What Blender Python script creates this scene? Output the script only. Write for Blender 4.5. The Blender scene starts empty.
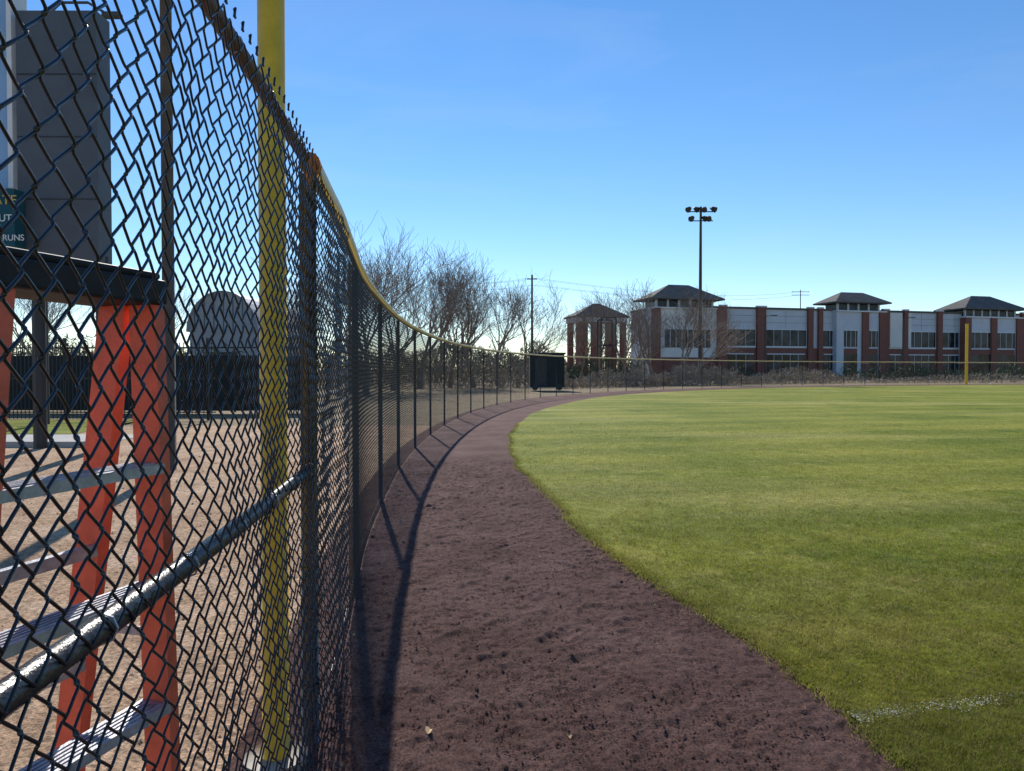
import bpy, math, random, mathutils
import numpy as np
from mathutils import Vector
random.seed(4); rng=np.random.default_rng(7)
S=bpy.context.scene
CAMH=1.6; F=740.0; HY=370.0
def PX(px,Y): return (px-512)/F*Y
def PZ(py,Y): return CAMH+(HY-py)/F*Y
# ------------------------------------------------------------------ materials
def newmat(name):
    m=bpy.data.materials.new(name); m.use_nodes=True
    nt=m.node_tree; b=nt.nodes['Principled BSDF']; return m,nt,b
def mat(name,c,rough=.6,var=.25,scale=3.0,bump=0.0,bscale=40,metal=0.0,c2=None,spec=.5):
    m,nt,b=newmat(name); N=nt.nodes; L=nt.links
    g=N.new('ShaderNodeNewGeometry')
    n=N.new('ShaderNodeTexNoise'); n.inputs['Scale'].default_value=scale; n.inputs['Detail'].default_value=6
    n.inputs['Roughness'].default_value=.65
    L.new(g.outputs['Position'],n.inputs['Vector'])
    r=N.new('ShaderNodeValToRGB'); r.color_ramp.elements[0].position=.3; r.color_ramp.elements[1].position=.7
    a=[max(0,x*(1-var)) for x in c]; d=list(c2) if c2 else [min(1,x*(1+var)) for x in c]
    r.color_ramp.elements[0].color=(*a,1); r.color_ramp.elements[1].color=(*d,1)
    L.new(n.outputs['Fac'],r.inputs[0]); L.new(r.outputs[0],b.inputs['Base Color'])
    b.inputs['Roughness'].default_value=rough; b.inputs['Metallic'].default_value=metal
    b.inputs['Specular IOR Level'].default_value=spec
    if bump:
        n2=N.new('ShaderNodeTexNoise'); n2.inputs['Scale'].default_value=bscale; n2.inputs['Detail'].default_value=5
        L.new(g.outputs['Position'],n2.inputs['Vector'])
        bp=N.new('ShaderNodeBump'); bp.inputs['Strength'].default_value=bump; bp.inputs['Distance'].default_value=.02
        L.new(n2.outputs['Fac'],bp.inputs['Height']); L.new(bp.outputs[0],b.inputs['Normal'])
    return m
M={}
M['vinyl']=mat('black_vinyl',(.012,.014,.020),.32,.3,30)
M['postblk']=mat('black_post_paint',(.016,.019,.028),.3,.4,12,.15,80)
M['railnear']=mat('rail_paint',(.02,.022,.028),.3,.4,25,.2,120)
M['toprail']=mat('weathered_rail',(.12,.06,.03),.65,.5,25,.3,100)
M['rust']=mat('rust_cap',(.38,.15,.03),.7,.4,60,.4,150)
M['polyyellow']=mat('yellow_pole_paint',(.80,.48,.02),.4,.18,9,.1,60)
M['orange']=mat('orange_fibreglass',(.82,.14,.065),.5,.22,14,.15,90)
M['alu']=mat('aluminium',(.42,.42,.45),.45,.3,30,.1,120,metal=.5)
M['capblk']=mat('black_plastic',(.02,.02,.022),.6,.3,20,spec=.25)
M['panel']=mat('grey_panel',(.085,.095,.11),.6,.15,1.5)
M['panelblue']=mat('blue_panel',(.25,.42,.62),.5,.1,1.5)
M['teal']=mat('scoreboard_green',(.015,.085,.11),.6,.15,2,spec=.2)
M['white']=mat('white_paint',(.75,.75,.73),.6,.06,4)
M['gold']=mat('gold_letters',(.6,.45,.1),.6,.06,4)
M['pole']=mat('pole_grey',(.06,.055,.05),.7,.3,4)
M['wood']=mat('wood_pole',(.10,.075,.055),.85,.3,4,.3,20)
M['bark']=mat('bark',(.25,.195,.16),.9,.3,3)
M['siding']=mat('grey_siding',(.56,.57,.60),.7,.08,.4)
M['pale']=mat('pale_stucco',(.70,.66,.61),.8,.07,.5)
M['roof']=mat('roof_metal',(.13,.12,.11),.85,.25,.8,spec=.15)
M['trim']=mat('trim_white',(.66,.66,.66),.6,.05,.6)
M['concrete']=mat('concrete',(.38,.36,.33),.85,.15,2,.3,20)
M['dark']=mat('dark_metal',(.02,.02,.022),.5,.3,3)
M['domegrey']=mat('dome_sheet',(.30,.31,.33),.6,.12,1.0)
def brick():
    m,nt,b=newmat('red_brick'); N=nt.nodes; L=nt.links
    tc=N.new('ShaderNodeTexCoord'); mp=N.new('ShaderNodeMapping'); mp.inputs['Rotation'].default_value=(math.radians(90),0,0)
    t=N.new('ShaderNodeTexBrick'); t.inputs['Scale'].default_value=1.6
    t.inputs['Color1'].default_value=(.26,.095,.07,1); t.inputs['Color2'].default_value=(.19,.07,.052,1); t.inputs['Mortar'].default_value=(.23,.15,.12,1)
    L.new(tc.outputs['Object'],mp.inputs[0]); L.new(mp.outputs[0],t.inputs['Vector']); L.new(t.outputs['Color'],b.inputs['Base Color'])
    b.inputs['Roughness'].default_value=.9; b.inputs['Specular IOR Level'].default_value=.2; return m
M['brick']=brick()
def glass():
    m,nt,b=newmat('window_glass'); b.inputs['Roughness'].default_value=.12; b.inputs['Specular IOR Level'].default_value=.18
    N=nt.nodes;L=nt.links; g=N.new('ShaderNodeNewGeometry'); n=N.new('ShaderNodeTexNoise'); n.inputs['Scale'].default_value=.5
    L.new(g.outputs['Position'],n.inputs['Vector']); bp=N.new('ShaderNodeBump'); bp.inputs['Strength'].default_value=.15; bp.inputs['Distance'].default_value=.1
    r=N.new('ShaderNodeValToRGB'); r.color_ramp.elements[0].color=(.01,.012,.016,1); r.color_ramp.elements[1].color=(.05,.055,.065,1); r.color_ramp.elements[0].position=.4; r.color_ramp.elements[1].position=.62
    L.new(n.outputs['Fac'],r.inputs[0]); L.new(r.outputs[0],b.inputs['Base Color'])
    L.new(n.outputs['Fac'],bp.inputs['Height']); L.new(bp.outputs[0],b.inputs['Normal']); return m
M['glass']=glass()
def capmat():
    m,nt,b=newmat('yellow_fence_cap'); b.inputs['Base Color'].default_value=(.84,.68,.30,1); b.inputs['Roughness'].default_value=.4
    N=nt.nodes;L=nt.links; tr=N.new('ShaderNodeBsdfTranslucent'); tr.inputs['Color'].default_value=(.75,.52,.14,1)
    mx=N.new('ShaderNodeMixShader'); mx.inputs[0].default_value=.28
    L.new(b.outputs[0],mx.inputs[1]); L.new(tr.outputs[0],mx.inputs[2]); L.new(mx.outputs[0],N['Material Output'].inputs['Surface'])
    return m
M['cap']=capmat()
def grassmat(name,blade=False):
    m,nt,b=newmat(name); N=nt.nodes; L=nt.links
    g=N.new('ShaderNodeNewGeometry')
    def noise(s,d=5,r=.6,v=None):
        n=N.new('ShaderNodeTexNoise'); n.inputs['Scale'].default_value=s; n.inputs['Detail'].default_value=d; n.inputs['Roughness'].default_value=r
        L.new(v or g.outputs['Position'],n.inputs['Vector']); return n
    def ramp(src,p0,p1,c0,c1):
        r=N.new('ShaderNodeValToRGB'); r.color_ramp.elements[0].position=p0; r.color_ramp.elements[1].position=p1
        r.color_ramp.elements[0].color=(*c0,1); r.color_ramp.elements[1].color=(*c1,1); L.new(src,r.inputs[0]); return r
    def mix(fac,a,bb,mode='MIX'):
        x=N.new('ShaderNodeMix'); x.data_type='RGBA'; x.blend_type=mode
        if not isinstance(fac,(int,float)): L.new(fac,x.inputs[0])
        else: x.inputs[0].default_value=fac
        L.new(a,x.inputs[6])
        if isinstance(bb,tuple): x.inputs[7].default_value=(*bb,1)
        else: L.new(bb,x.inputs[7])
        return x.outputs[2]
    k=1.12 if blade else 1.0
    gA=(.185*k,.222*k,.028*k); gB=(.315*k,.312*k,.055*k); gD=(.095*k,.150*k,.020*k); gY=(.52*k,.45*k,.18*k)
    big=ramp(noise(.22,4).outputs['Fac'],.38,.62,gA,gB)
    mid=noise(2.3,6,.75); mr=ramp(mid.outputs['Fac'],.50,.76,(0,0,0),(.5,.5,.5))
    c=mix(mr.outputs[0],big.outputs[0],gY)
    mp=N.new('ShaderNodeMapping'); mp.inputs['Scale'].default_value=(.05,.16,1); L.new(g.outputs['Position'],mp.inputs[0])
    wn=noise(1.0,5,.6,mp.outputs[0]); wr=ramp(wn.outputs['Fac'],.52,.66,(0,0,0),(.5,.5,.5)); c=mix(wr.outputs[0],c,gY)
    dk=noise(.5,4,.6); mr2=ramp(dk.outputs['Fac'],.58,.70,(0,0,0),(.7,.7,.7)); c=mix(mr2.outputs[0],c,gD)
    wv=N.new('ShaderNodeTexWave'); wv.inputs['Scale'].default_value=.14; wv.inputs['Distortion'].default_value=1.0; wv.inputs['Detail'].default_value=2
    mp2=N.new('ShaderNodeMapping'); mp2.inputs['Rotation'].default_value=(0,0,math.radians(76)); L.new(g.outputs['Position'],mp2.inputs[0]); L.new(mp2.outputs[0],wv.inputs[0])
    ws=ramp(wv.outputs['Fac'],.35,.65,(.90,.92,.91),(1.09,1.07,1.05)); c=mix(1.0,c,ws.outputs[0],'MULTIPLY')
    fn=noise(42,6,.85); fr=ramp(fn.outputs['Fac'],.32,.70,(.35,.38,.35),(1.45,1.42,1.4)); c=mix(1.0,c,fr.outputs[0],'MULTIPLY')
    f2=noise(7,5,.8); fr2=ramp(f2.outputs['Fac'],.32,.70,(.66,.70,.66),(1.28,1.25,1.25)); c=mix(1.0,c,fr2.outputs[0],'MULTIPLY')
    if blade:
        rr_=ramp(g.outputs['Random Per Island'],.76,.80,(0,0,0),(.9,.9,.9)); c=mix(rr_.outputs[0],c,(.40,.30,.15))
    L.new(c,b.inputs['Base Color']); b.inputs['Roughness'].default_value=.8; b.inputs['Specular IOR Level'].default_value=.05
    if blade:
        tr=N.new('ShaderNodeBsdfTranslucent'); L.new(c,tr.inputs['Color'])
        ms=N.new('ShaderNodeMixShader'); ms.inputs[0].default_value=.45
        L.new(b.outputs[0],ms.inputs[1]); L.new(tr.outputs[0],ms.inputs[2]); L.new(ms.outputs[0],N['Material Output'].inputs['Surface'])
    else:
        bp=N.new('ShaderNodeBump'); bp.inputs['Strength'].default_value=.8; bp.inputs['Distance'].default_value=.02
        bn=noise(60,5,.75); L.new(bn.outputs['Fac'],bp.inputs['Height'])
        L.new(bp.outputs[0],b.inputs['Normal'])
    return m
M['grass']=grassmat('field_grass'); M['blade']=grassmat('grass_blades',True)
def soil(name,c0,c1,c2,fine=90,bs=.8,coarse=None):
    m,nt,b=newmat(name); N=nt.nodes; L=nt.links
    g=N.new('ShaderNodeNewGeometry')
    def noise(s,d=6,r=.7):
        n=N.new('ShaderNodeTexNoise'); n.inputs['Scale'].default_value=s; n.inputs['Detail'].default_value=d; n.inputs['Roughness'].default_value=r
        L.new(g.outputs['Position'],n.inputs['Vector']); return n
    r=N.new('ShaderNodeValToRGB'); e=r.color_ramp.elements; e[0].position=.34; e[1].position=.68
    e[0].color=(*c0,1); e[1].color=(*c2,1); q=e.new(.5); q.color=(*c1,1)
    L.new(noise(1.3).outputs['Fac'],r.inputs[0])
    f=noise(fine,5,.8); fr=N.new('ShaderNodeValToRGB'); fr.color_ramp.elements[0].position=.36; fr.color_ramp.elements[1].position=.66
    fr.color_ramp.elements[0].color=(.38,.38,.38,1); fr.color_ramp.elements[1].color=(1.8,1.72,1.72,1); L.new(f.outputs['Fac'],fr.inputs[0])
    mu=N.new('ShaderNodeMix'); mu.data_type='RGBA'; mu.blend_type='MULTIPLY'; mu.inputs[0].default_value=1
    L.new(r.outputs[0],mu.inputs[6]); L.new(fr.outputs[0],mu.inputs[7]); L.new(mu.outputs[2],b.inputs['Base Color'])
    b.inputs['Roughness'].default_value=.9; b.inputs['Specular IOR Level'].default_value=.10
    bp=N.new('ShaderNodeBump'); bp.inputs['Strength'].default_value=bs; bp.inputs['Distance'].default_value=.016
    L.new(f.outputs['Fac'],bp.inputs['Height'])
    if coarse:
        b2=N.new('ShaderNodeBump'); b2.inputs['Strength'].default_value=.7; b2.inputs['Distance'].default_value=.03
        L.new(noise(coarse,6,.75).outputs['Fac'],b2.inputs['Height']); L.new(b2.outputs[0],bp.inputs['Normal'])
    L.new(bp.outputs[0],b.inputs['Normal']); return m
M['track']=soil('cinder_track',(.112,.060,.049),(.152,.086,.072),(.20,.120,.103),85,1.0,26)
M['tan']=soil('tan_dirt',(.36,.23,.14),(.47,.32,.20),(.56,.41,.28),30,1.0,9)
M['terrain']=soil('dry_ground',(.17,.15,.08),(.26,.20,.12),(.33,.26,.17),12)
M['brush']=mat('dry_brush',(.32,.24,.17),.9,.35,1.2,c2=(.50,.41,.30))
M['ever']=mat('evergreen_leaves',(.07,.09,.04),.8,.4,1.5)
# ------------------------------------------------------------------ mesh helpers
def obj(name,verts,faces,mats,parent=None,smooth=False,midx=None):
    me=bpy.data.meshes.new(name); me.from_pydata([tuple(v) for v in verts],[],faces)
    if not isinstance(mats,list): mats=[mats]
    for m in mats: me.materials.append(m)
    if midx is not None: me.polygons.foreach_set('material_index',midx)
    if smooth: me.polygons.foreach_set('use_smooth',[True]*len(me.polygons))
    me.update(); o=bpy.data.objects.new(name,me); S.collection.objects.link(o)
    if parent: o.parent=parent
    return o
def npmesh(name,V,Q,m,parent=None,smooth=False):
    V=np.asarray(V,np.float32); Q=np.asarray(Q,np.int32); k=Q.shape[1]
    me=bpy.data.meshes.new(name); me.vertices.add(len(V)); me.vertices.foreach_set('co',V.ravel())
    me.loops.add(Q.size); me.loops.foreach_set('vertex_index',Q.ravel())
    me.polygons.add(len(Q)); me.polygons.foreach_set('loop_start',np.arange(0,Q.size,k,dtype=np.int32))
    me.materials.append(m)
    if smooth: me.polygons.foreach_set('use_smooth',np.ones(len(Q),bool))
    me.update(calc_edges=True); me.validate()
    o=bpy.data.objects.new(name,me); S.collection.objects.link(o)
    if parent: o.parent=parent
    return o
def empty(name,loc=(0,0,0)):
    e=bpy.data.objects.new(name,None); e.empty_display_size=.3; S.collection.objects.link(e); return e
class MB:
    def __init__(s): s.v=[];s.f=[];s.m=[];s.mats=[]
    def mi(s,m):
        if m not in s.mats: s.mats.append(m)
        return s.mats.index(m)
    def box(s,o,ax,ay,az,m):
        o=Vector(o);ax=Vector(ax);ay=Vector(ay);az=Vector(az);n=len(s.v)
        for p in (o,o+ax,o+ax+ay,o+ay,o+az,o+ax+az,o+ax+ay+az,o+ay+az): s.v.append(p)
        for q in ((0,3,2,1),(4,5,6,7),(0,1,5,4),(1,2,6,5),(2,3,7,6),(3,0,4,7)):
            s.f.append([n+i for i in q]); s.m.append(s.mi(m))
    def cbox(s,c,sx,sy,sz,m):
        s.box((c[0]-sx/2,c[1]-sy/2,c[2]-sz/2),(sx,0,0),(0,sy,0),(0,0,sz),m)
    def tube(s,pts,rads,m,k=8,cap=True):
        pts=[Vector(p) for p in pts]; n0=len(s.v); mi=s.mi(m)
        if not hasattr(rads,'__len__'): rads=[rads]*len(pts)
        for i,p in enumerate(pts):
            t=(pts[min(i+1,len(pts)-1)]-pts[max(i-1,0)]).normalized()
            a=t.cross(Vector((0,0,1)))
            if a.length<.05: a=t.cross(Vector((1,0,0)))
            a.normalize(); b=t.cross(a)
            for j in range(k):
                an=2*math.pi*j/k; s.v.append(p+(a*math.cos(an)+b*math.sin(an))*rads[i])
        for i in range(len(pts)-1):
            for j in range(k):
                s.f.append([n0+i*k+j,n0+i*k+(j+1)%k,n0+(i+1)*k+(j+1)%k,n0+(i+1)*k+j]); s.m.append(mi)
        if cap:
            s.f.append([n0+j for j in range(k)]); s.m.append(mi)
            e=n0+(len(pts)-1)*k; s.f.append([e+j for j in reversed(range(k))]); s.m.append(mi)
    def face(s,pts,m):
        n=len(s.v); s.v+= [Vector(p) for p in pts]; s.f.append(list(range(n,n+len(pts)))); s.m.append(s.mi(m))
    def build(s,name,parent=None,smooth=False,auto=False):
        return obj(name,s.v,s.f,s.mats,parent,smooth,s.m)
def vnoise(x,y,seed):
    r=np.random.default_rng(seed); T=r.random((256,256))
    xi=np.floor(x).astype(int); yi=np.floor(y).astype(int); fx=x-xi; fy=y-yi
    fx=fx*fx*(3-2*fx); fy=fy*fy*(3-2*fy)
    a=T[xi%256,yi%256];b=T[(xi+1)%256,yi%256];c=T[xi%256,(yi+1)%256];d=T[(xi+1)%256,(yi+1)%256]
    return (a*(1-fx)+b*fx)*(1-fy)+(c*(1-fx)+d*fx)*fy-.5
# ------------------------------------------------------------------ fence curve
P=np.array([(-.40,-8),(-.46,-3),(-.57,.5),(-.66,1.68),(-.79,2.95),(-1.06,4.93),(-1.28,6.3),(-1.62,9.5),(-1.87,12.5),(-2.0,17.7),(-1.62,26.3),(-.58,34),(1.66,42.5),(6.4,52.5),(16.7,65),(30,74.5),(45,81),(62,86),(85,88),(110,84)],float)
sl=np.concatenate([[0],np.cumsum(np.hypot(*np.diff(P,axis=0).T))])
tan=np.gradient(P,sl,axis=0)
DS=.05; ss=np.arange(0,sl[-1],DS)
idx=np.clip(np.searchsorted(sl,ss,side='right')-1,0,len(sl)-2)
h=(sl[idx+1]-sl[idx]); t=(ss-sl[idx])/h
H=lambda a,b,ta,tb:( (2*t**3-3*t**2+1)*a+(t**3-2*t**2+t)*h*ta+(-2*t**3+3*t**2)*b+(t**3-t**2)*h*tb)
CX=H(P[idx,0],P[idx+1,0],tan[idx,0],tan[idx+1,0]); CY=H(P[idx,1],P[idx+1,1],tan[idx,1],tan[idx+1,1])
def sm(a,sig):
    k=int(3*sig/DS); w=np.exp(-.5*((np.arange(-k,k+1)*DS)/sig)**2); w/=w.sum()
    ap=np.concatenate([2*a[0]-a[k:0:-1],a,2*a[-1]-a[-2:-k-2:-1]]); return np.convolve(ap,w,'valid')
wgt=np.clip((ss-12)/15,0,1)
CX=CX*(1-wgt)+sm(CX,2.5)*wgt; CY=CY*(1-wgt)+sm(CY,2.5)*wgt; CX=sm(CX,.6);CY=sm(CY,.6)
arc=np.concatenate([[0],np.cumsum(np.hypot(np.diff(CX),np.diff(CY)))])
TX=np.gradient(CX,arc);TY=np.gradient(CY,arc);ln=np.hypot(TX,TY);TX/=ln;TY/=ln
NX=TY;NY=-TX
def cv(s): return np.interp(s,arc,CX),np.interp(s,arc,CY)
def nv(s): return np.interp(s,arc,NX),np.interp(s,arc,NY)
def local2world(s,d,z):
    x,y=cv(s);nx,ny=nv(s); return np.stack([x+nx*d,y+ny*d,z],-1)
def s_at_Y(Y):
    i=np.argmax(CY>=Y); return arc[i]
FH=2.44
fence=empty('chain_link_fence')
def wires(name,s0,s1,w,r,k,fine,ztop,hz):
    sc=np.arange(s0,s1,w); W=len(sc); nh=int((ztop-.03)/hz)
    ov=r*.9 if fine else 0
    if fine: ph=np.array([0,.10,.2,.5,.8,.9])
    else: ph=np.array([0.])
    tt=(np.arange(nh)[:,None]+ph[None]).ravel(); seg=np.floor(tt).astype(int); fr=tt-seg
    side=np.where(seg%2==0,1,-1)
    if fine:
        lin=-np.cos(np.pi*fr)*.30+(-1+2*fr)*.70; dd=side*r*1.15*np.clip(np.sin(np.pi*fr)*2.2,0,1)
    else: lin=-np.ones_like(fr); dd=np.zeros_like(fr)
    so=side*lin*(w/2+ov); z=.03+tt*hz
    flip=np.where(np.arange(W)%2==0,1,-1)
    jit=rng.normal(0,.0013,W)[:,None] if fine else 0
    Ls=sc[:,None]+so[None]*flip[:,None]+jit; Ld=np.broadcast_to(dd[None],Ls.shape).copy(); Lz=np.broadcast_to(z[None],Ls.shape).copy()
    if fine:
        Lz+=.006*np.sin(sc*3.1)[:,None]+.004*np.sin(Ls*9+Lz*7); Ld+=.014*np.sin(Ls*5)*np.sin(Lz*4)+.006*np.sin(Ls*13+2)*np.sin(Lz*11); Ls+=.005*np.sin(Lz*6+1)+.003*np.sin(Lz*17+Ls*9)
    Pt=np.stack([Ls,Ld,Lz],-1); T=np.gradient(Pt,axis=1); T/=np.linalg.norm(T,axis=2,keepdims=True)
    D=np.array([0,1.,0]); B=np.cross(T,D); B/=np.linalg.norm(B,axis=2,keepdims=True); A=np.cross(B,T)
    an=np.arange(k)*2*np.pi/k
    R=Pt[:,:,None,:]+r*(np.cos(an)[None,None,:,None]*A[:,:,None,:]+np.sin(an)[None,None,:,None]*B[:,:,None,:])
    m=R.shape[1]
    V=local2world(R[...,0],R[...,1],R[...,2]).reshape(-1,3)
    base=(np.arange(W)[:,None,None]*m+np.arange(m-1)[None,:,None])*k; j=np.arange(k)[None,None,:]; j2=(j+1)%k
    Q=np.stack([base+j,base+j2,base+k+j2,base+k+j],-1).reshape(-1,4)
    return npmesh(name,V,Q,M['vinyl'],fence,smooth=fine)
sA=s_at_Y(-.6); sB=s_at_Y(4.5); sC=s_at_Y(40); sD=arc[-1]-12
W0=.036
wires('mesh_wire_near',sA,sB,W0,.0026,6,True,FH+.03,W0)
wires('mesh_wire_mid',sB,sC,W0,.0018,3,False,FH,W0)
wires('mesh_wire_far',sC,sD,W0*2.2,.0026,3,False,FH,W0*2.2)
mb=MB()
sT=s_at_Y(3.1)
for s in np.arange(sA,sT,W0*2):
    p=local2world(s,0,FH+.02); q=local2world(s+.004,.002,FH+.044); p2=local2world(s+.010,0,FH+.02)
    mb.tube([p,q],.0035,M['vinyl'],5); mb.tube([p2,local2world(s-.002,0,FH+.040)],.003,M['vinyl'],5)
mb.build('mesh_twisted_ends',fence)
def path(s0,s1,ds,d,z): return [tuple(local2world(s,d,z)) for s in np.arange(s0,s1,ds)]
mb=MB(); mb.tube(path(sA,sT,.25,-.03,FH),.021,M['toprail'],10); mb.build('top_rail_near',fence,True)
mb=MB(); mb.tube(path(sA,sT,.25,-.032,1.19),.022,M['railnear'],14); mb.build('brace_rail',fence,True)
mb=MB(); mb.tube(path(sT,sD,.5,-.03,FH-.02),.02,M['postblk'],6); mb.tube(path(sT,sD,.5,-.03,.06),.004,M['postblk'],4); mb.build('top_rail',fence,True)
mb=MB()
for s in np.arange(sA+.2,sT,.38):
    for zz,rr_ in ((FH,.024),(1.19,.025)):
        x,y,_=local2world(s,-.03,0); nx,ny=nv(s); ring=[(x+nx*rr_*math.cos(a),y+ny*rr_*math.cos(a),zz+rr_*math.sin(a)) for a in np.linspace(0,2*math.pi,9)]
        mb.tube(ring,.0022,M['alu'],5)
mb.build('tie_wires',fence)
capS=np.concatenate([np.arange(sT-.1,sT+12,.15),np.arange(sT+12,sD,.5)]); kk=9
ang=np.linspace(-.25*math.pi,1.25*math.pi,kk)
Vc=[]
for i,s in enumerate(capS):
    wob=.005*math.sin(s*2.2)+.004*math.sin(s*5.3); rr=.038+.010*min(1,max(0,(s-sT-25)/30))
    for a in ang:
        Vc.append(local2world(s,-.02+math.cos(a)*rr,FH+.008+wob+math.sin(a)*rr*1.05))
Fc=[[i*kk+j,i*kk+j+1,(i+1)*kk+j+1,(i+1)*kk+j] for i in range(len(capS)-1) for j in range(kk-1)]
obj('yellow_safety_cap',Vc,Fc,M['cap'],fence,True)
mb=MB()
c=local2world(sT-.12,-.02,FH+.0); c2=local2world(sT-.06,-.02,FH+.0); mb.tube([c,c2],[.044,.043],M['rust'],12)
mb.tube([local2world(sT-.11,-.02,FH-.10),local2world(sT-.08,-.02,FH+.03)],[.012,.02],M['rust'],8)
mb.build('cap_end_clamp',fence,True)
mb=MB(); i=0; s=sT
while s<sD:
    r=.036 if i==0 else .028
    x,y,_=local2world(s,-.055 if i else -.045,0)
    mb.tube([(x,y,-.05),(x,y,FH-.02)],r,M['postblk'],12 if i<5 else 6)
    if i<6:
        for zz in (.25,.75,1.2,1.7,2.2): mb.tube([(x,y,zz),(x,y,zz+.022)],r+.004,M['vinyl'],12)
    s+=3.05; i+=1
x,y,_=local2world(sT-3.05,-.05,0); mb.tube([(x,y,-.05),(x,y,FH-.02)],.03,M['postblk'],12)
mb.build('posts',fence,True)
# ------------------------------------------------------------------ ground
terr=obj('ground',[(-3000,-3000,-.06),(3000,-3000,-.06),(3000,3000,-.06),(-3000,3000,-.06)],[(0,1,2,3)],M['terrain'])
wY=np.array([-10,3,5.5,8.5,13,18,26,36,47,60,90]); wW=np.array([2.45,2.44,2.18,2.05,1.95,1.95,2.2,2.9,3.0,3.6,4.2])
sW=np.array([s_at_Y(max(v,CY[0]+.01)) if v<86 else arc[-1]-20 for v in wY])
def width(s): return np.interp(s,sW,wW)
track=empty('warning_track')
def trackgrid(name,s0,s1,ds,nv_,amp):
    sg=np.arange(s0,s1+ds*.5,ds); v=np.linspace(0,1,nv_)
    Sg,Vg=np.meshgrid(sg,v,indexing='ij'); wd=width(Sg); d=-.35+Vg*(wd+.35+.15)
    p=local2world(Sg,d,np.zeros_like(Sg)); x,y=p[...,0],p[...,1]
    z=np.zeros_like(x)
    if amp:
        z+=.022*vnoise(x*1.2,y*1.2,1)+.018*vnoise(x*4,y*4,2)+.015*vnoise(x*10+3,y*10,3)+.014*vnoise(x*22,y*22,4)+.013*vnoise(x*40,y*40,5)
        lump=vnoise(x*30+7,y*30,6)*vnoise(x*6,y*6,8); z+=.07*np.clip(lump,0,.2)
        def foot(px,py,ang,L=.31):
            Y=1184/(py-370); X=PX(px,Y)
            ca,sa=math.cos(ang),math.sin(ang); u=(x-X)*ca+(y-Y)*sa; w=-(x-X)*sa+(y-Y)*ca; w=w+.012*np.sin(u*14)
            q=np.sqrt((u/(L/2))**2+(w/.062)**2)+.3*vnoise(x*14,y*14,9); f_=np.clip((1.25-q)/.75,0,1); f_=f_*f_*(3-2*f_)
            return -.010*f_+.006*np.exp(-((q-1.45)/.28)**2)-z*f_*.55
        for f in [(492,664,.6),(590,662,.9),(612,700,1.1),(560,640,1.0),(640,660,.7),(498,628,1.2),(632,625,.8),(560,602,1.3),(470,588,1.2),(520,575,1.4),(455,640,1.0),(700,720,.8),(445,700,1.2)]: z=z+foot(*f)
        rf=np.random.default_rng(3)
        for _ in range(80):
            yy=rf.uniform(3.5,13); py=370+1184/yy; xc=np.interp(yy,CY,CX); px=512+F*rf.uniform(xc+.6,xc+2.0)/yy
            z=z+foot(px,py,rf.uniform(.8,2.2))*.85
        fade=np.clip((Sg-s0)/.3,0,1)*np.clip((s1-Sg)/1.5,0,1)*np.clip((1-Vg)/.08,0,1); z*=fade
    p[...,2]=z
    n,m=Sg.shape; a=(np.arange(n-1)[:,None]*m+np.arange(m-1)[None]).ravel()
    return npmesh(name,p.reshape(-1,3),np.stack([a,a+m,a+m+1,a+1],-1),M['track'],track,True)
sn0=s_at_Y(1.8); sn1=s_at_Y(14)
trackgrid('track_back',1.0,sn0,.5,8,False); trackgrid('track_front',sn0,sn1,.013,240,True); trackgrid('track_curve',sn1,arc[-1]-11,.4,8,False)
sg=np.concatenate([np.arange(1.0,sn1,.05),np.arange(sn1,arc[-1]-11,.3)]); wd=width(sg)+.05*(vnoise(sg*4,sg*0,11))+.10*vnoise(sg*1.1,sg*0,12)+.025*vnoise(sg*16,sg*0,13)
E=local2world(sg,wd,np.full_like(sg,.018))
poly=[tuple(e) for e in E]+[(130,60,.018),(130,-12,.018)]
tris=mathutils.geometry.tessellate_polygon([[Vector(p) for p in poly]])
obj('field_grass',poly,[t for t in tris],M['grass'])
me=bpy.data.objects['field_grass'].data
if me.polygons[len(me.polygons)//2].normal.z<0: me.flip_normals()
def edgeX(Y):
    m=E[:,1]<25; return np.interp(Y,E[m,1],E[m,0])
NB=420000
iv=rng.random(NB); y0,y1=2.4,22.; By=1/(1/y0-iv*(1/y0-1/y1))
ex=edgeX(By); mxX=By*.75+.3; keep=mxX>ex; By=By[keep];ex=ex[keep];mxX=mxX[keep]
Bx=ex-.03+(mxX-ex+.03)*rng.random(len(By))
eb=rng.random(len(By))<.05; Bx=np.where(eb,ex+rng.normal(0,.045,len(By)),Bx)
nb=len(Bx); tuft=1+.7*vnoise(Bx*7,By*7,21)+.5*vnoise(Bx*20,By*20,22)
hh=rng.uniform(.008,.022,nb)*(1+.02*By)*tuft; ww=rng.uniform(.0012,.0024,nb)*(1+.12*By); a=rng.uniform(0,2*np.pi,nb); le=rng.uniform(.3,1.3,nb)*hh; la=rng.uniform(0,2*np.pi,nb)
V=np.zeros((nb,3,3)); V[:,0]=np.stack([Bx-np.cos(a)*ww,By-np.sin(a)*ww,np.full(nb,.014)],-1); V[:,1]=np.stack([Bx+np.cos(a)*ww,By+np.sin(a)*ww,np.full(nb,.014)],-1)
V[:,2]=np.stack([Bx+np.cos(la)*le,By+np.sin(la)*le,.016+hh],-1)
npmesh('grass_blades',V.reshape(-1,3),np.arange(nb*3).reshape(-1,3),M['blade'])
M['chalk']=mat('chalk',(.55,.55,.46),.9,.15,20)
d=Vector((.97,.235,0)).normalized(); nrm=Vector((-d.y,d.x,0)); o=Vector((1.55,3.32,0))
nf=13000; tt=rng.random(nf)**1.4*40; wd_=rng.normal(0,.032,nf); kp=(vnoise(tt*3,tt*0,31)+.5)>rng.random(nf)*.9; tt=tt[kp];wd_=wd_[kp]; nf=len(tt)
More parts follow.
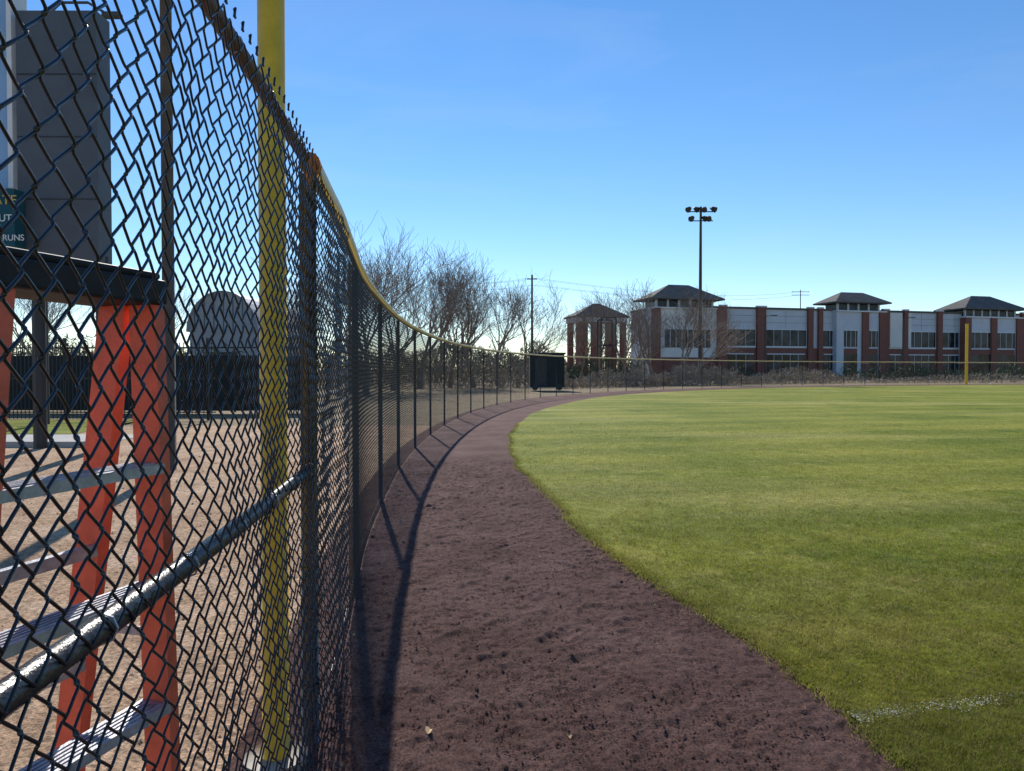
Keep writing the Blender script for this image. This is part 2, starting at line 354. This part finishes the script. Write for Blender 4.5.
cx=o.x+d.x*tt+nrm.x*wd_; cy=o.y+d.y*tt+nrm.y*wd_; cz=rng.uniform(.022,.034,nf); s_=rng.uniform(.002,.005,nf)*(1+.05*tt); a=rng.uniform(0,6.28,nf)
V=np.zeros((nf,3,3))
for j in range(3): V[:,j]=np.stack([cx+np.cos(a+j*2.1)*s_,cy+np.sin(a+j*2.1)*s_,cz+rng.uniform(-.002,.002,nf)],-1)
npmesh('foul_line',V.reshape(-1,3),np.arange(nf*3).reshape(-1,3),M['chalk'])
nc=16000; Yc=1/(1/2.4-rng.random(nc)*(1/2.4-1/12)); xc=np.interp(Yc,CY,CX); Xc=xc-.25+rng.random(nc)*2.5; sc_=np.clip(rng.lognormal(-5.5,.45,nc),.002,.013)
base=np.array([(1,0,0),(0,1,0),(-1,0,0),(0,-1,0),(0,0,1)],float); V=np.stack([Xc,Yc,np.full(nc,.003)],-1)[:,None,:]+base[None]*sc_[:,None,None]*rng.uniform(.5,1.3,(nc,5,1)); V[:,:,2]+=.004*rng.random((nc,1))
q=np.array([(0,1,4),(1,2,4),(2,3,4),(3,0,4)]); npmesh('soil_clods',V.reshape(-1,3),(np.arange(nc)[:,None,None]*5+q[None]).reshape(-1,3),M['track'])
nc=5000; Yc=rng.uniform(.5,14,nc); xc=np.interp(Yc,CY,CX); Xc=xc-.4-rng.random(nc)**1.3*12; sc_=np.clip(rng.lognormal(-4.7,.5,nc),.004,.03)
V=np.stack([Xc,Yc,np.full(nc,-.02)],-1)[:,None,:]+base[None]*sc_[:,None,None]*rng.uniform(.5,1.3,(nc,5,1)); npmesh('gravel',V.reshape(-1,3),(np.arange(nc)[:,None,None]*5+q[None]).reshape(-1,3),M['tan'])
r2=random.Random(5)
M['leaf']=mat('dry_leaf',(.55,.38,.20),.7,.2,30)
mb=MB()
for px,py,s_ in ((428,739,.03),(570,745,.016),(345,680,.014),(498,618,.014),(540,560,.014),(470,530,.012),(655,610,.012),(338,655,.014),(352,640,.012)):
    Y=1184/(py-370); X=PX(px,Y); an=r2.uniform(0,3); rim=[]
    for j in range(8):
        a_=j*math.pi/4; q_=Vector((math.cos(a_)*s_,math.sin(a_)*s_*.5,0)); q_.rotate(mathutils.Euler((0,0,an))); rim.append((X+q_.x,Y+q_.y,.024+.008*math.sin(a_*2)))
    mb.face(rim,M['leaf'])
mb.build('fallen_leaves')
def fx(Y): return float(np.interp(Y,CY,CX))
pts=[(fx(Y)-.25,Y,-.02) for Y in np.arange(-7,21.6,.5)]+[(-30,21.5,-.02),(-30,-7,-.02)]
obj('bullpen_dirt',pts,[tuple(range(len(pts)))],M['tan'])
pts=[(-9,15.7,-.012),(-9,18.5,-.012),(-40,18.5,-.012),(-40,15.7,-.012)]
obj('concrete_path',pts,[tuple(range(len(pts)))],M['concrete'])
mb=MB(); mb.box((-40,15.45,-.06),(31,0,0),(0,.2,0),(0,0,.16),M['concrete']); mb.build('kerb')
pts=[(-11,18.6,-.010),(-12,24,-.010),(-60,24,-.010),(-60,18.6,-.010)]
obj('verge_grass',pts,[tuple(range(len(pts)))],M['grass'])
for n_ in ('bullpen_dirt','concrete_path','verge_grass'):
    me=bpy.data.objects[n_].data
    if me.polygons[0].normal.z<0: me.flip_normals()
# ------------------------------------------------------------------ foul poles
mb=MB(); x,y,_=local2world(s_at_Y(2.95),-.16,0); mb.tube([(x,y,-.1),(x,y,11)],.053,M['polyyellow'],20); mb.tube([(x,y,-.1),(x,y,.04)],.13,M['concrete'],16); mb.build('foul_pole',None,True)
mb=MB(); mb.tube([(53.2,86.6,-.1),(53.2,86.6,6.9)],.16,M['polyyellow'],10); mb.tube([(53.2,86.6,6.9),(53.2,86.6,7.0)],.2,M['polyyellow'],10); mb.build('foul_pole',None)
# ------------------------------------------------------------------ ladder
lad=empty('step_ladder'); u=Vector((.10,.37,0)).normalized()
pR=Vector((-.850,1.76,0)); wN=Vector((-u.y,u.x,0))
topz=1.80
def rail(name,b0,t0,m):
    mb=MB(); ax=u*.028; d1=wN*.075
    b0=Vector(b0);t0=Vector(t0); up=t0-b0
    mb.box(b0,ax*.25,d1,up,m)
    mb.box(b0+ax*.25,ax*.9,d1*.1,up,m); mb.box(b0+ax*.25+d1*.9,ax*.9,d1*.1,up,m)
    mb.box(b0-Vector((0,0,.02))-ax*.2,ax*1.6,d1*1.1,Vector((0,0,.05)),M['capblk'])
    return mb.build(name,lad)
Wt,Wb=.39,.60
topR=pR
for nm,side in (('front',0),('rear',1)):
    tb=topR+wN*(0.0 if side==0 else .078); bb=topR+wN*(-.03 if side==0 else .36)
    rail(nm+'_rail_1',bb+u*.03,tb+Vector((0,0,topz)),M['orange'])
    rail(nm+'_rail_2',bb-u*(Wb-.03),tb-u*Wt+Vector((0,0,topz)),M['orange'])
    mb=MB()
    for i in ((0,1,2,3,4) if side==0 else (0,2,3)):
        z=.29*(i+1)+(-.08 if side==0 else -.02); f=z/topz; p=bb.lerp(tb,f); wl=Wb-.03+(Wt-Wb+.03)*f
        a0=p-u*wl+Vector((0,0,z))
        if side==0:
            mb.box(a0,u*(wl+.03*(1-f)),wN*.075,Vector((0,0,.006)),M['alu']); mb.box(a0+wN*-.003-Vector((0,0,.018)),u*(wl+.02),wN*.003,Vector((0,0,.024)),M['alu']); mb.box(a0+wN*.075-Vector((0,0,.018)),u*(wl+.02),wN*.003,Vector((0,0,.024)),M['alu'])
            for k_ in range(5): mb.box(a0+wN*(.01+k_*.013)+Vector((0,0,.006)),u*(wl),wN*.004,Vector((0,0,.003)),M['alu'])
        else:
            mb.box(a0,u*(wl+.02),wN*.02,Vector((0,0,.03)),M['alu'])
    mb.build(nm+('_steps' if side==0 else '_braces'),lad)
mb=MB()
mb.box(topR+Vector((0,0,topz-.045))-u*(Wt+.10)-wN*.015,u*(Wt+.13),wN*.20,Vector((0,0,.06)),M['capblk'])
mb.box(topR+Vector((0,0,topz+.015))-u*(Wt+.08)-wN*.005,u*(Wt+.10),wN*.18,Vector((0,0,.018)),M['capblk'])
o=mb.build('top_cap',lad); bv=o.modifiers.new('b','BEVEL'); bv.width=.008; bv.segments=2
mb=MB(); p=topR+Vector((0,0,.95))+u*.02; mb.box(p,wN*.22,u*.004,Vector((0,0,.022)),M['alu']); p2=p-u*.48; mb.box(p2,wN*.22,u*.004,Vector((0,0,.022)),M['alu']); mb.build('spreader_bars',lad)
# ------------------------------------------------------------------ scoreboard
sb=empty('scoreboard'); D=15
mb=MB(); x0,x1=PX(20,D),PX(100,D); mb.box((x0,D,PZ(262,D)),(x1-x0,0,0),(0,.5,0),(0,0,PZ(14,D)-PZ(262,D)),M['panel'])
for i in range(1,4): mb.box((x0+.02,D-.012,PZ(262,D)+i*1.25),(x1-x0-.04,0,0),(0,.012,0),(0,0,.02),M['dark'])
mb.build('side_panel',sb)
mb=MB(); mb.box((PX(-260,D),D+.1,PZ(188,D)),(PX(9,D)-PX(-260,D),0,0),(0,.4,0),(0,0,5.4),M['panelblue']); mb.box((PX(9,D),D+.05,PZ(188,D)),(.1,0,0),(0,.5,0),(0,0,5.5),M['white']); mb.build('advert_panel',sb)
mb=MB(); zt,zb=PZ(190,D-.3),PZ(247,D-.3); mb.box((PX(-260,D),D-.35,zb),(PX(28,D)-PX(-260,D),0,0),(0,.3,0),(0,0,zt-zb),M['teal']); mb.build('score_panel',sb)
for X in (PX(30,D),PX(95,D),PX(-200,D)):
    mb=MB(); mb.tube([(X,D+.3,-.1),(X,D+.3,PZ(255,D))],.13,M['dark'],8); mb.build('support_post',sb)
def text(s_,px,py,size,m):
    c=bpy.data.curves.new('lettering','FONT'); c.body=s_; c.size=size; c.extrude=.006; c.align_x='RIGHT'; c.materials.append(m)
    o=bpy.data.objects.new('lettering',c); S.collection.objects.link(o); o.parent=sb; o.rotation_euler=(math.pi/2,0,0); o.location=(PX(px,D-.36),D-.362,PZ(py,D-.36))
text('PLATE',19,205,.26,M['gold']); text('OUT',14,222,.20,M['white']); text('7   RUNS',26,241,.17,M['white'])
mb=MB(); D=12; X=PX(169,D); mb.tube([(X,D,-.1),(X,D,9.5)],[.10,.085],M['wood'],10); mb.cbox((X,D,8.9),1.4,.1,.12,M['wood']); mb.build('utility_pole',None,True)
mb=MB(); D=22; X=PX(45,D); zt=PZ(8,D); mb.tube([(X,D,-.1),(X,D,zt-.5)],[.11,.07],M['pole'],8)
mb.tube([(X,D,zt-.5),(X+.6,D,zt+.05),(X+1.4,D,zt+.05),(PX(112,D),D,zt-.3)],.04,M['pole'],6); mb.cbox((PX(116,D),D,zt-.32),.5,.25,.12,M['pole']); mb.build('street_lamp')
ifn=MB()
for i in range(110):
    X=-24+i*.13
    ifn.cbox((X,24.2,1.25),.02,.02,2.5,M['dark'])
    if i%18==0: ifn.cbox((X,24.23,1.3),.08,.08,2.7,M['dark'])
for z in (.2,1.3,2.3): ifn.box((-24,24.19,z),(14.3,0,0),(0,.03,0),(0,0,.04),M['dark'])
ifn.build('iron_picket_fence')
M['screen']=mat('windscreen_fabric',(.018,.022,.022),.9,.3,1.0,.2,5)
wf=MB(); pth=[(-30,29),(-20,28.5),(-10.5,28),(-7.6,28.5)]
for (a0,b0),(a1,b1) in zip(pth[:-1],pth[1:]):
    dv=Vector((a1-a0,b1-b0,0)); nn_=Vector((-dv.y,dv.x,0)).normalized()*.03
    wf.box((a0,b0,.05),dv,nn_,(0,0,2.1),M['screen']); wf.tube([(a0,b0,0),(a0,b0,2.5)],.04,M['dark'],6); wf.tube([(a0,b0,2.45),(a1,b1,2.45)],.03,M['dark'],6)
wf.build('windscreen_fence')
D=62; ab=MB(); xa,xb=PX(190,D),PX(258,D); zc=PZ(332,D); R=(xb-xa)/2; xc=(xa+xb)/2
ab.box((xa,D,-.1),(xb-xa,0,0),(0,18,0),(0,0,zc+.1),M['domegrey'])
arcp=[(xc-math.cos(i*math.pi/16)*R*1.05,math.sin(i*math.pi/16)*R*1.2) for i in range(17)]
ab.face([(x_,D-.05,zc+z_) for x_,z_ in arcp],M['domegrey'])
for i in range(-3,4): ab.box((xc+i*.8-.03,D-.1,zc+.02),(.06,0,0),(0,.04,0),(0,0,R*1.2*math.sqrt(max(0,1-(i*.8/R)**2))-.1),M['panel'])
for (xa_,za_),(xb_,zb_) in zip(arcp[:-1],arcp[1:]): ab.face([(xa_,D-.4,zc+za_),(xb_,D-.4,zc+zb_),(xb_,D+18,zc+zb_),(xa_,D+18,zc+za_)],M['siding'])
ab.cbox((xc,D-.1,1.6),2.2,.1,3.0,M['dark']); ab.build('arched_roof_building')
# ------------------------------------------------------------------ brick office building
bd=empty('brick_office_building')
A0=Vector((PX(575,125),125,0)); B0=Vector((PX(1030,150),150,0)); du=(B0-A0).normalized(); dn=Vector((du.y,-du.x,0))
def U(px):
    k_=(px-512)/F; return (k_*A0.y-A0.x)/(du.x-k_*du.y)
def fb(mb,u0,u1,z0,z1,proud,depth,m):
    o_=A0+du*u0+dn*proud+Vector((0,0,z0)); mb.box(o_,du*(u1-u0),-dn*(depth),(0,0,z1-z0),m)
main=MB(); fb(main,U(664),U(1060),-.2,12.6,0,14,M['siding']); fb(main,U(664)-.1,U(1060)+.1,12.6,12.95,.25,14.5,M['roof'])
fb(main,U(722),U(1060),-.2,5.6,.12,.11,M['brick']); main.build('walls',bd)
win=MB(); frm=MB(); pier=MB()
def bayblk(u,u2,i):
    fb(win,u,u2,5.95,8.9,.05,.04,M['glass'])
    k_=max(2,int((u2-u)/1.5))
    for j in range(k_+1):
        uu=u+(u2-u)*j/k_; fb(frm,uu-.03,uu+.03,5.95,8.9,.12,.08,M['trim'])
    fb(frm,u-.05,u2+.05,8.9,9.05,.16,.12,M['trim']); fb(frm,u-.05,u2+.05,5.65,5.95,.2,.1,M['trim'])
    fb(win,u+.4,u2-.4,1.0,4.4,.16,.05,M['glass']); fb(frm,u+.3,u2-.3,4.42,4.6,.2,.08,M['trim'])
    for j in range(1,k_): uu=u+(u2-u)*j/k_; fb(frm,uu-.03,uu+.03,1.0,4.4,.19,.03,M['trim'])
    for zz in (10.2,11.4): fb(frm,u,u2,zz,zz+.04,.03,.03,M['roof'])
    for j in range(1,k_//2): uu=u+(u2-u)*j/(k_//2); fb(frm,uu-.015,uu+.015,9.2,12.5,.025,.02,M['roof'])
pl=[(722,1.2,0),(760,1.8,0),(809,1.1,0),(819,.9,0),(884,1.3,0),(904,.9,0),(938,1.1,0),(1022,1.4,0)]
for px,wdt,tall in pl:
    u=U(px); zt=12.95
    fb(pier,u-wdt/2,u+wdt/2,-.2,zt,.55,.5,M['brick']); fb(pier,u-wdt/2-.1,u+wdt/2+.1,zt,zt+.25,.65,.7,M['trim'])
for i in range(len(pl)-1):
    a_,b_=U(pl[i][0])+pl[i][1]/2+.15,U(pl[i+1][0])-pl[i+1][1]/2-.15
    if b_-a_>2: bayblk(a_,b_,i)
for p0,p1 in ((888,900),(906,909)): fb(frm,U(p0),U(p1),5.9,12.5,.5,.45,M['pale'])
win.build('windows',bd); frm.build('window_frames',bd); pier.build('brick_piers',bd)
def hip(t_,a,b_,ov,proud,depth,z0,zp,m,ridgef=.5):
    o_=A0+du*(a-ov)+dn*(proud+ov)+Vector((0,0,z0)); e_=du*(b_-a+2*ov); f_=-dn*(depth+2*ov); up=Vector((0,0,zp-z0))
    c0,c1,c2,c3=o_,o_+e_,o_+e_+f_,o_+f_; r0=o_+f_*.5+e_*(.5-ridgef/2)+up; r1=o_+f_*.5+e_*(.5+ridgef/2)+up
    t_.face([c0,c1,r1,r0],m);t_.face([c1,c2,r1],m);t_.face([c2,c3,r0,r1],m);t_.face([c3,c0,r0],m)
def tower(px0,px1,ztop,zpeak,wallm,depth,proud,name,rf):
    t_=MB(); a,b_=U(px0),U(px1); ov=.8; w_=b_-a
    fb(t_,a,b_,-.2,ztop-1.4,proud,depth,wallm)
    fb(t_,a+.8,b_-.8,ztop-1.4,ztop,proud-.8,depth-1.6,M['glass'])
    k_=max(3,int(w_/2.2))
    for i in range(k_+1):
        uu=a+.8+(w_-1.6)*i/k_; fb(t_,uu-.2,uu+.2,ztop-1.4,ztop,proud-.7,.25,M['siding'])
    if name!='corner_tower':
        cs=(b_-1.3,a+w_*.52) if name=='entry_tower' else (a,b_-1.3,(a+b_)/2-.65)
        for c_ in cs: fb(t_,c_-.1,c_+1.3,-.2,ztop-1.35,proud+.35,1.4,M['brick'])
        for x0,x1 in ((a+1.6,(a+b_)/2-.8),((a+b_)/2+.9,b_-1.6)):
            fb(t_,x0,x1,5.9,8.9,proud+.03,.05,M['glass']); fb(t_,x0,x1,8.9,9.1,proud+.12,.1,M['trim']); fb(t_,x0,x1,1.0,4.6,proud+.06,.05,M['glass'])
            fb(t_,x0,x1,-.2,5.6,proud+.02,.015,M['brick'])
            for i in range(3): uu=x0+(x1-x0)*(i+.5)/3; fb(t_,uu-.04,uu+.04,5.9,8.9,proud+.08,.04,M['trim'])
    fb(t_,a-.15,b_+.15,ztop-1.6,ztop-1.35,proud+.4,depth+.8,M['trim'])
    fb(t_,a-ov,b_+ov,ztop,ztop+.25,proud+ov,depth+2*ov,M['roof'])
    hip(t_,a,b_,ov,proud,depth,ztop+.25,zpeak,M['roof'],rf)
    return t_.build(name,bd)
tower(650,714,13.8,16.7,M['pale'],6,1.5,'corner_tower',.28)
tower(832,880,14.0,16.3,M['siding'],5,1.2,'entry_tower',.40)
tower(958,1014,13.4,16.4,M['siding'],6,1.5,'end_tower',.30)
ex=MB(); fb(ex,U(713)-.2,U(721),-.2,12.8,2.0,2,M['brick']); fb(ex,U(650)-.1,U(650)+1.1,-.2,12.3,1.9,1.3,M['brick'])
fb(ex,U(660),U(706),5.5,8.6,1.56,.05,M['glass']); fb(ex,U(660),U(706),8.62,8.8,1.7,.2,M['trim']); fb(ex,U(657),U(712),-.2,3.8,1.58,.06,M['brick'])
for i in range(9):
    uu=U(660)+(U(706)-U(660))*i/8; fb(ex,uu-.05,uu+.05,5.5,8.6,1.65,.08,M['trim'])
ex.build('corner_bay',bd)
# separate pavilion: brick columns carrying a hipped roof
tp_=MB(); a,b_=U(581),U(625)
for q_ in (0,1,2,3):
    uu=a+(b_-a)*q_/3
    for dp in (-.5,-5): fb(tp_,uu-.45,uu+.45,-.2,9.8,dp,.9,M['brick'])
    fb(tp_,uu-.6,uu+.6,-.2,1.0,-.35,1.2,M['concrete'])
fb(tp_,a-.6,b_+.6,9.8,10.6,-.3,5.9,M['trim']); fb(tp_,a-.9,b_+.9,10.6,10.85,0,6.6,M['roof']); hip(tp_,a,b_,.9,-.9,4.8,10.85,13.2,M['roof'],.12)
tp_.build('pavilion')
mb=MB(); D=58; mb.box((PX(530,D),D,.25),(2.7,0,0),(0,2,0),(0,0,2.6),M['screen']); mb.box((PX(530,D)-.1,D-.1,2.85),(2.9,0,0),(0,2.2,0),(0,0,.12),M['dark'])
mb.box((PX(530,D)+.4,D-.03,.4),(.9,0,0),(0,.03,0),(0,0,2.1),M['dark'])
for xx in (.4,2.3): mb.tube([(PX(530,D)+xx,D-.05,.25),(PX(530,D)+xx,D+.1,.25)],.25,M['dark'],12)
mb.build('equipment_trailer')
mb=MB(); D=75
for px in (601,616):
    for dy in (0,3): mb.tube([(PX(px,D),D+dy,-.1),(PX(px,D),D+dy,PZ(318,D))],.07,M['dark'],6)
for z in (PZ(318,D),PZ(345,D)):
    mb.tube([(PX(601,D),D,z),(PX(616,D),D,z)],.05,M['dark'],6); mb.tube([(PX(601,D),D+3,z),(PX(616,D),D+3,z)],.05,M['dark'],6)
mb.tube([(PX(601,D),D,PZ(318,D)),(PX(601,D),D+3,PZ(318,D))],.05,M['dark'],6); mb.tube([(PX(616,D),D,PZ(318,D)),(PX(616,D),D+3,PZ(318,D))],.05,M['dark'],6)
mb.build('steel_frame_gate')
fl=MB(); D=98; X=PX(700,D); zt=PZ(212,D); fl.tube([(X,D,-.1),(X,D,zt+.6)],[.28,.15],M['pole'],10)
for z,xs in ((zt+.2,(-1.5,-.75,.5,1.5)),(zt-1.0,(-1.1,.35,1.1))):
    fl.cbox((X,D,z-.25),3.2,.12,.12,M['pole'])
    for i,xo in enumerate(xs):
        xx=X+xo; tilt=(-.3,.25,-.15,.35)[i]; a=Vector((xx,D-.1,z+.15)); fl.tube([a+Vector((-tilt*.6,.25,.14)),a,a+Vector((tilt,-.30,-.26))],[.12,.28,.40],M['dark'] if i%2 else M['pole'],10)
        fl.tube([a+Vector((0,.1,-.4)),a],.04,M['pole'],5)
fl.build('floodlight_pole')
def upole(px,top,D,arm=1.2,lamp=False):
    mb=MB(); X=PX(px,D); z=PZ(top,D); mb.tube([(X,D,-.1),(X,D,z)],[.17,.11],M['wood'] if not lamp else M['pole'],8)
    if lamp: mb.tube([(X,D,z-.1),(X+1.2,D,z+.1)],.05,M['pole'],5); mb.cbox((X+1.5,D,z+.08),.8,.3,.12,M['pole'])
    elif arm<1: mb.cbox((X,D,z-.5),2*arm,.12,.12,M['wood'])
    else:
        for dz in (.5,1.3): mb.cbox((X,D,z-dz),2*arm,.12,.12,M['wood'])
        for q in (-.9,-.3,.3,.9): mb.cbox((X+q*arm,D,z-.38),.08,.08,.14,M['trim'])
    mb.build('street_lamp' if lamp else 'utility_pole'); return Vector((X,D,z))
a=upole(532,275,88,.6); b=upole(800,290,185,2.2); c=upole(350,262,80)
upole(765,316,118,lamp=True); upole(903,318,120,lamp=True); upole(462,322,110,lamp=True); upole(441,318,100,lamp=True)
wm=MB()
def wire(p,q,sag):
    pts=[p.lerp(q,i/12)+Vector((0,0,-sag*4*(i/12)*(1-i/12))) for i in range(13)]; wm.tube(pts,.012,M['dark'],3,False)
for dz in (.4,1.2):
    for dx in (-.5,.5): wire(a+Vector((dx,0,-dz)),b+Vector((dx,0,-dz)),1.5); wire(c+Vector((dx,0,-dz)),a+Vector((dx,0,-dz)),1.2)
wm.build('power_lines')
# ------------------------------------------------------------------ bare trees
def tree_mesh(name,seed,Hh=12.0):
    R=random.Random(seed); V=[];Fc=[]
    def tube(pts,rs,k):
        n0=len(V)
        for i,p in enumerate(pts):
            t_=(pts[min(i+1,len(pts)-1)]-pts[max(0,i-1)]).normalized(); a_=t_.cross(Vector((.3,.2,1)))
            if a_.length<.01: a_=Vector((1,0,0))
            a_.normalize(); b_=t_.cross(a_)
            for j in range(k): an=2*math.pi*j/k; V.append(p+(a_*math.cos(an)+b_*math.sin(an))*rs[i])
        for i in range(len(pts)-1):
            for j in range(k): Fc.append((n0+i*k+j,n0+i*k+(j+1)%k,n0+(i+1)*k+(j+1)%k,n0+(i+1)*k+j))
    def br(p,d,L_,r,lv):
        ns=5 if lv<3 else 3; pts=[p]; rs=[r]; dd=d.copy()
        for i in range(ns):
            dd=(dd+Vector((R.gauss(0,.09),R.gauss(0,.09),R.gauss(.05,.06)))).normalized(); pts.append(pts[-1]+dd*L_/ns); rs.append(max(.009,r*(1-.45*(i+1)/ns)))
        tube(pts,rs,7 if lv==0 else 5 if lv<3 else 3)
        if lv>=5 : return
        n=R.choice((4,5)) if lv<1 else R.choice((4,5)) if lv==1 else R.choice((4,5)) if lv==2 else R.choice((3,4)) if lv==3 else R.choice((2,3))
        for i in range(n):
            f=R.uniform(.25,1) if (lv>0 and i<n-1) else (R.uniform(.65,1) if lv==0 else 1.0)
            q=f*ns; k_=min(int(q),ns-1); pp=pts[k_].lerp(pts[k_+1],q-k_)
            ax=Vector((R.gauss(0,1),R.gauss(0,1),R.gauss(0,.4))); ax=(ax-dd*ax.dot(dd)).normalized()
            sp=R.uniform(.35,.8) if lv>0 else R.uniform(.3,.75)
            nd=(dd*math.cos(sp)+ax*math.sin(sp)); nd.z+=.15; nd.normalize()
            br(pp,nd,L_*R.uniform(.55,.80)*(1.0 if lv else 1.9),max(.010,rs[k_]*R.uniform(.45,.68)),lv+1)
    br(Vector((0,0,-.1)),Vector((0,0,1)),Hh*.22,.22,0)
    zs=sorted(v.z for v in V); zmax=zs[int(len(zs)*.985)]; k_=Hh/zmax
    V=[(v.x*k_,v.y*k_,v.z*k_) for v in V]
    me=bpy.data.meshes.new(name); me.from_pydata(V,[],Fc); me.materials.append(M['bark']); return me
TM=[tree_mesh('bare_tree_mesh',s_) for s_ in (3,11,19,27,35)]
def tree(px,top,D,wide=1.0,i=None):
    i=random.randrange(5) if i is None else i
    o=bpy.data.objects.new('bare_tree',TM[i]); S.collection.objects.link(o); h_=PZ(top,D); k_=h_/12.0
    o.location=(PX(px,D),D,-.05); o.scale=(k_*wide,k_*wide,k_); o.rotation_euler=(0,0,random.uniform(0,6.28))
for a_ in [(366,238,52),(393,242,60),(420,252,66),(450,260,70),(474,266,74),(498,276,80),(518,286,84),(350,250,60),(436,272,95),
           (580,304,100,.9),(606,294,84,1.2),(626,300,96,.9),(654,286,90,1.2),(678,292,88,1.3),(694,304,102,1.1),(636,308,88,1.1),
           (40,270,70),(120,285,80),(165,280,75),(290,275,70),(330,262,64)]: tree(*a_)
def mass(name,boxes,n,size,m,seed):
    r=np.random.default_rng(seed); Vs=[];tot=sum(b[6] for b in boxes)
    for (x0,y0,x1,y1,hh_,th,wt) in boxes:
        k_=int(n*wt/tot); t_=r.random(k_); hv=.45+1.1*np.clip(vnoise(t_*28+seed,t_*0+1,seed)+.5,0,1)
        cx=x0+(x1-x0)*t_; cy=y0+(y1-y0)*t_+r.normal(0,th,k_); cz=hh_*hv*r.random(k_)**1.1
        c_=np.stack([cx+r.normal(0,.15,k_),cy,cz],-1)
        a1=r.normal(0,1,(k_,3)); a1[:,2]*=1.8; a1/=np.linalg.norm(a1,axis=1,keepdims=True); a2=np.cross(a1,r.normal(0,1,(k_,3))); a2/=np.linalg.norm(a2,axis=1,keepdims=True)
        s_=size*r.uniform(.4,1.3,(k_,1)); Vs.append(np.stack([c_-a1*s_,c_+a2*s_*.3,c_+a1*s_],1))
    V_=np.concatenate(Vs).reshape(-1,3); npmesh(name,V_,np.arange(len(V_)).reshape(-1,3),m)
mass('dry_brush',[(12,74,24,82,1.8,1.0,2),(24,84,40,92,1.5,1.2,1.4),(40,93,75,98,.9,1.2,1.2),(4,66,12,74,1.3,1,.8),(-25,66,2,70,2.8,1.8,3.5)],28000,.24,M['brush'],5)
mass('evergreen_shrubs',[(30,116,60,119,1.4,1.5,1.2),(60,118,110,130,1.6,1.5,2),(-60,85,5,105,4.2,3,6),(-70,50,-20,55,2.5,2,3),(2,100,20,112,2.6,2,2)],36000,.38,M['ever'],8)
mass('distant_treeline',[(-400,330,-60,330,11,8,4),(-60,330,120,300,10,8,3),(120,300,420,260,9,8,4)],55000,1.4,M['brush'],9)
# ------------------------------------------------------------------ light
SE,SAZ=36.0,-13.0
w=bpy.data.worlds.new('World'); S.world=w; w.use_nodes=True; N=w.node_tree.nodes; L=w.node_tree.links; bg=N['Background']
sk=N.new('ShaderNodeTexSky'); sk.sky_type='NISHITA'; sk.sun_disc=False; sk.sun_elevation=math.radians(SE); sk.sun_rotation=math.radians(SAZ); sk.air_density=1.0; sk.dust_density=0.0; sk.ozone_density=3.0
hs=N.new('ShaderNodeHueSaturation'); hs.inputs['Saturation'].default_value=1.2; L.new(sk.outputs[0],hs.inputs['Color'])
tn=N.new('ShaderNodeMix'); tn.data_type='RGBA'; tn.blend_type='MULTIPLY'; tn.inputs[0].default_value=1; tn.inputs[7].default_value=(.98,.99,1.04,1); L.new(hs.outputs[0],tn.inputs[6])
tc=N.new('ShaderNodeTexCoord'); mp=N.new('ShaderNodeMapping'); mp.inputs['Scale'].default_value=(1.6,1.0,7.0); mp.inputs['Rotation'].default_value=(0,math.radians(12),0); L.new(tc.outputs['Generated'],mp.inputs[0])
cn=N.new('ShaderNodeTexNoise'); cn.inputs['Scale'].default_value=1.7; cn.inputs['Detail'].default_value=7; cn.inputs['Roughness'].default_value=.55; cn.inputs['Distortion'].default_value=.6; L.new(mp.outputs[0],cn.inputs['Vector'])
cr=N.new('ShaderNodeValToRGB'); cr.color_ramp.elements[0].position=.50; cr.color_ramp.elements[1].position=.80; cr.color_ramp.elements[1].color=(.12,.12,.12,1); L.new(cn.outputs['Fac'],cr.inputs[0])
cm=N.new('ShaderNodeMix'); cm.data_type='RGBA'; L.new(cr.outputs[0],cm.inputs[0]); L.new(tn.outputs[2],cm.inputs[6]); cm.inputs[7].default_value=(5.2,5.8,6.4,1)
L.new(cm.outputs[2],bg.inputs[0]); bg.inputs[1].default_value=.14
sl_=bpy.data.lights.new('sun','SUN'); sl_.energy=5.0; sl_.angle=math.radians(.5); sl_.color=(1,.95,.86)
so=bpy.data.objects.new('sun',sl_); S.collection.objects.link(so)
e,a=math.radians(SE),math.radians(SAZ); v=Vector((math.sin(a)*math.cos(e),math.cos(a)*math.cos(e),math.sin(e))); so.rotation_euler=(-v).to_track_quat('-Z','Y').to_euler()
cam=bpy.data.cameras.new('camera'); cam.lens=26.0; cam.sensor_width=36; cam.clip_start=.02; cam.clip_end=8000
co=bpy.data.objects.new('camera',cam); S.collection.objects.link(co); co.location=(0,0,CAMH); co.rotation_euler=(math.radians(90)-math.atan(15.5/F),0,0); S.camera=co
S.view_settings.view_transform='Standard'; S.view_settings.look='None'; S.view_settings.exposure=0
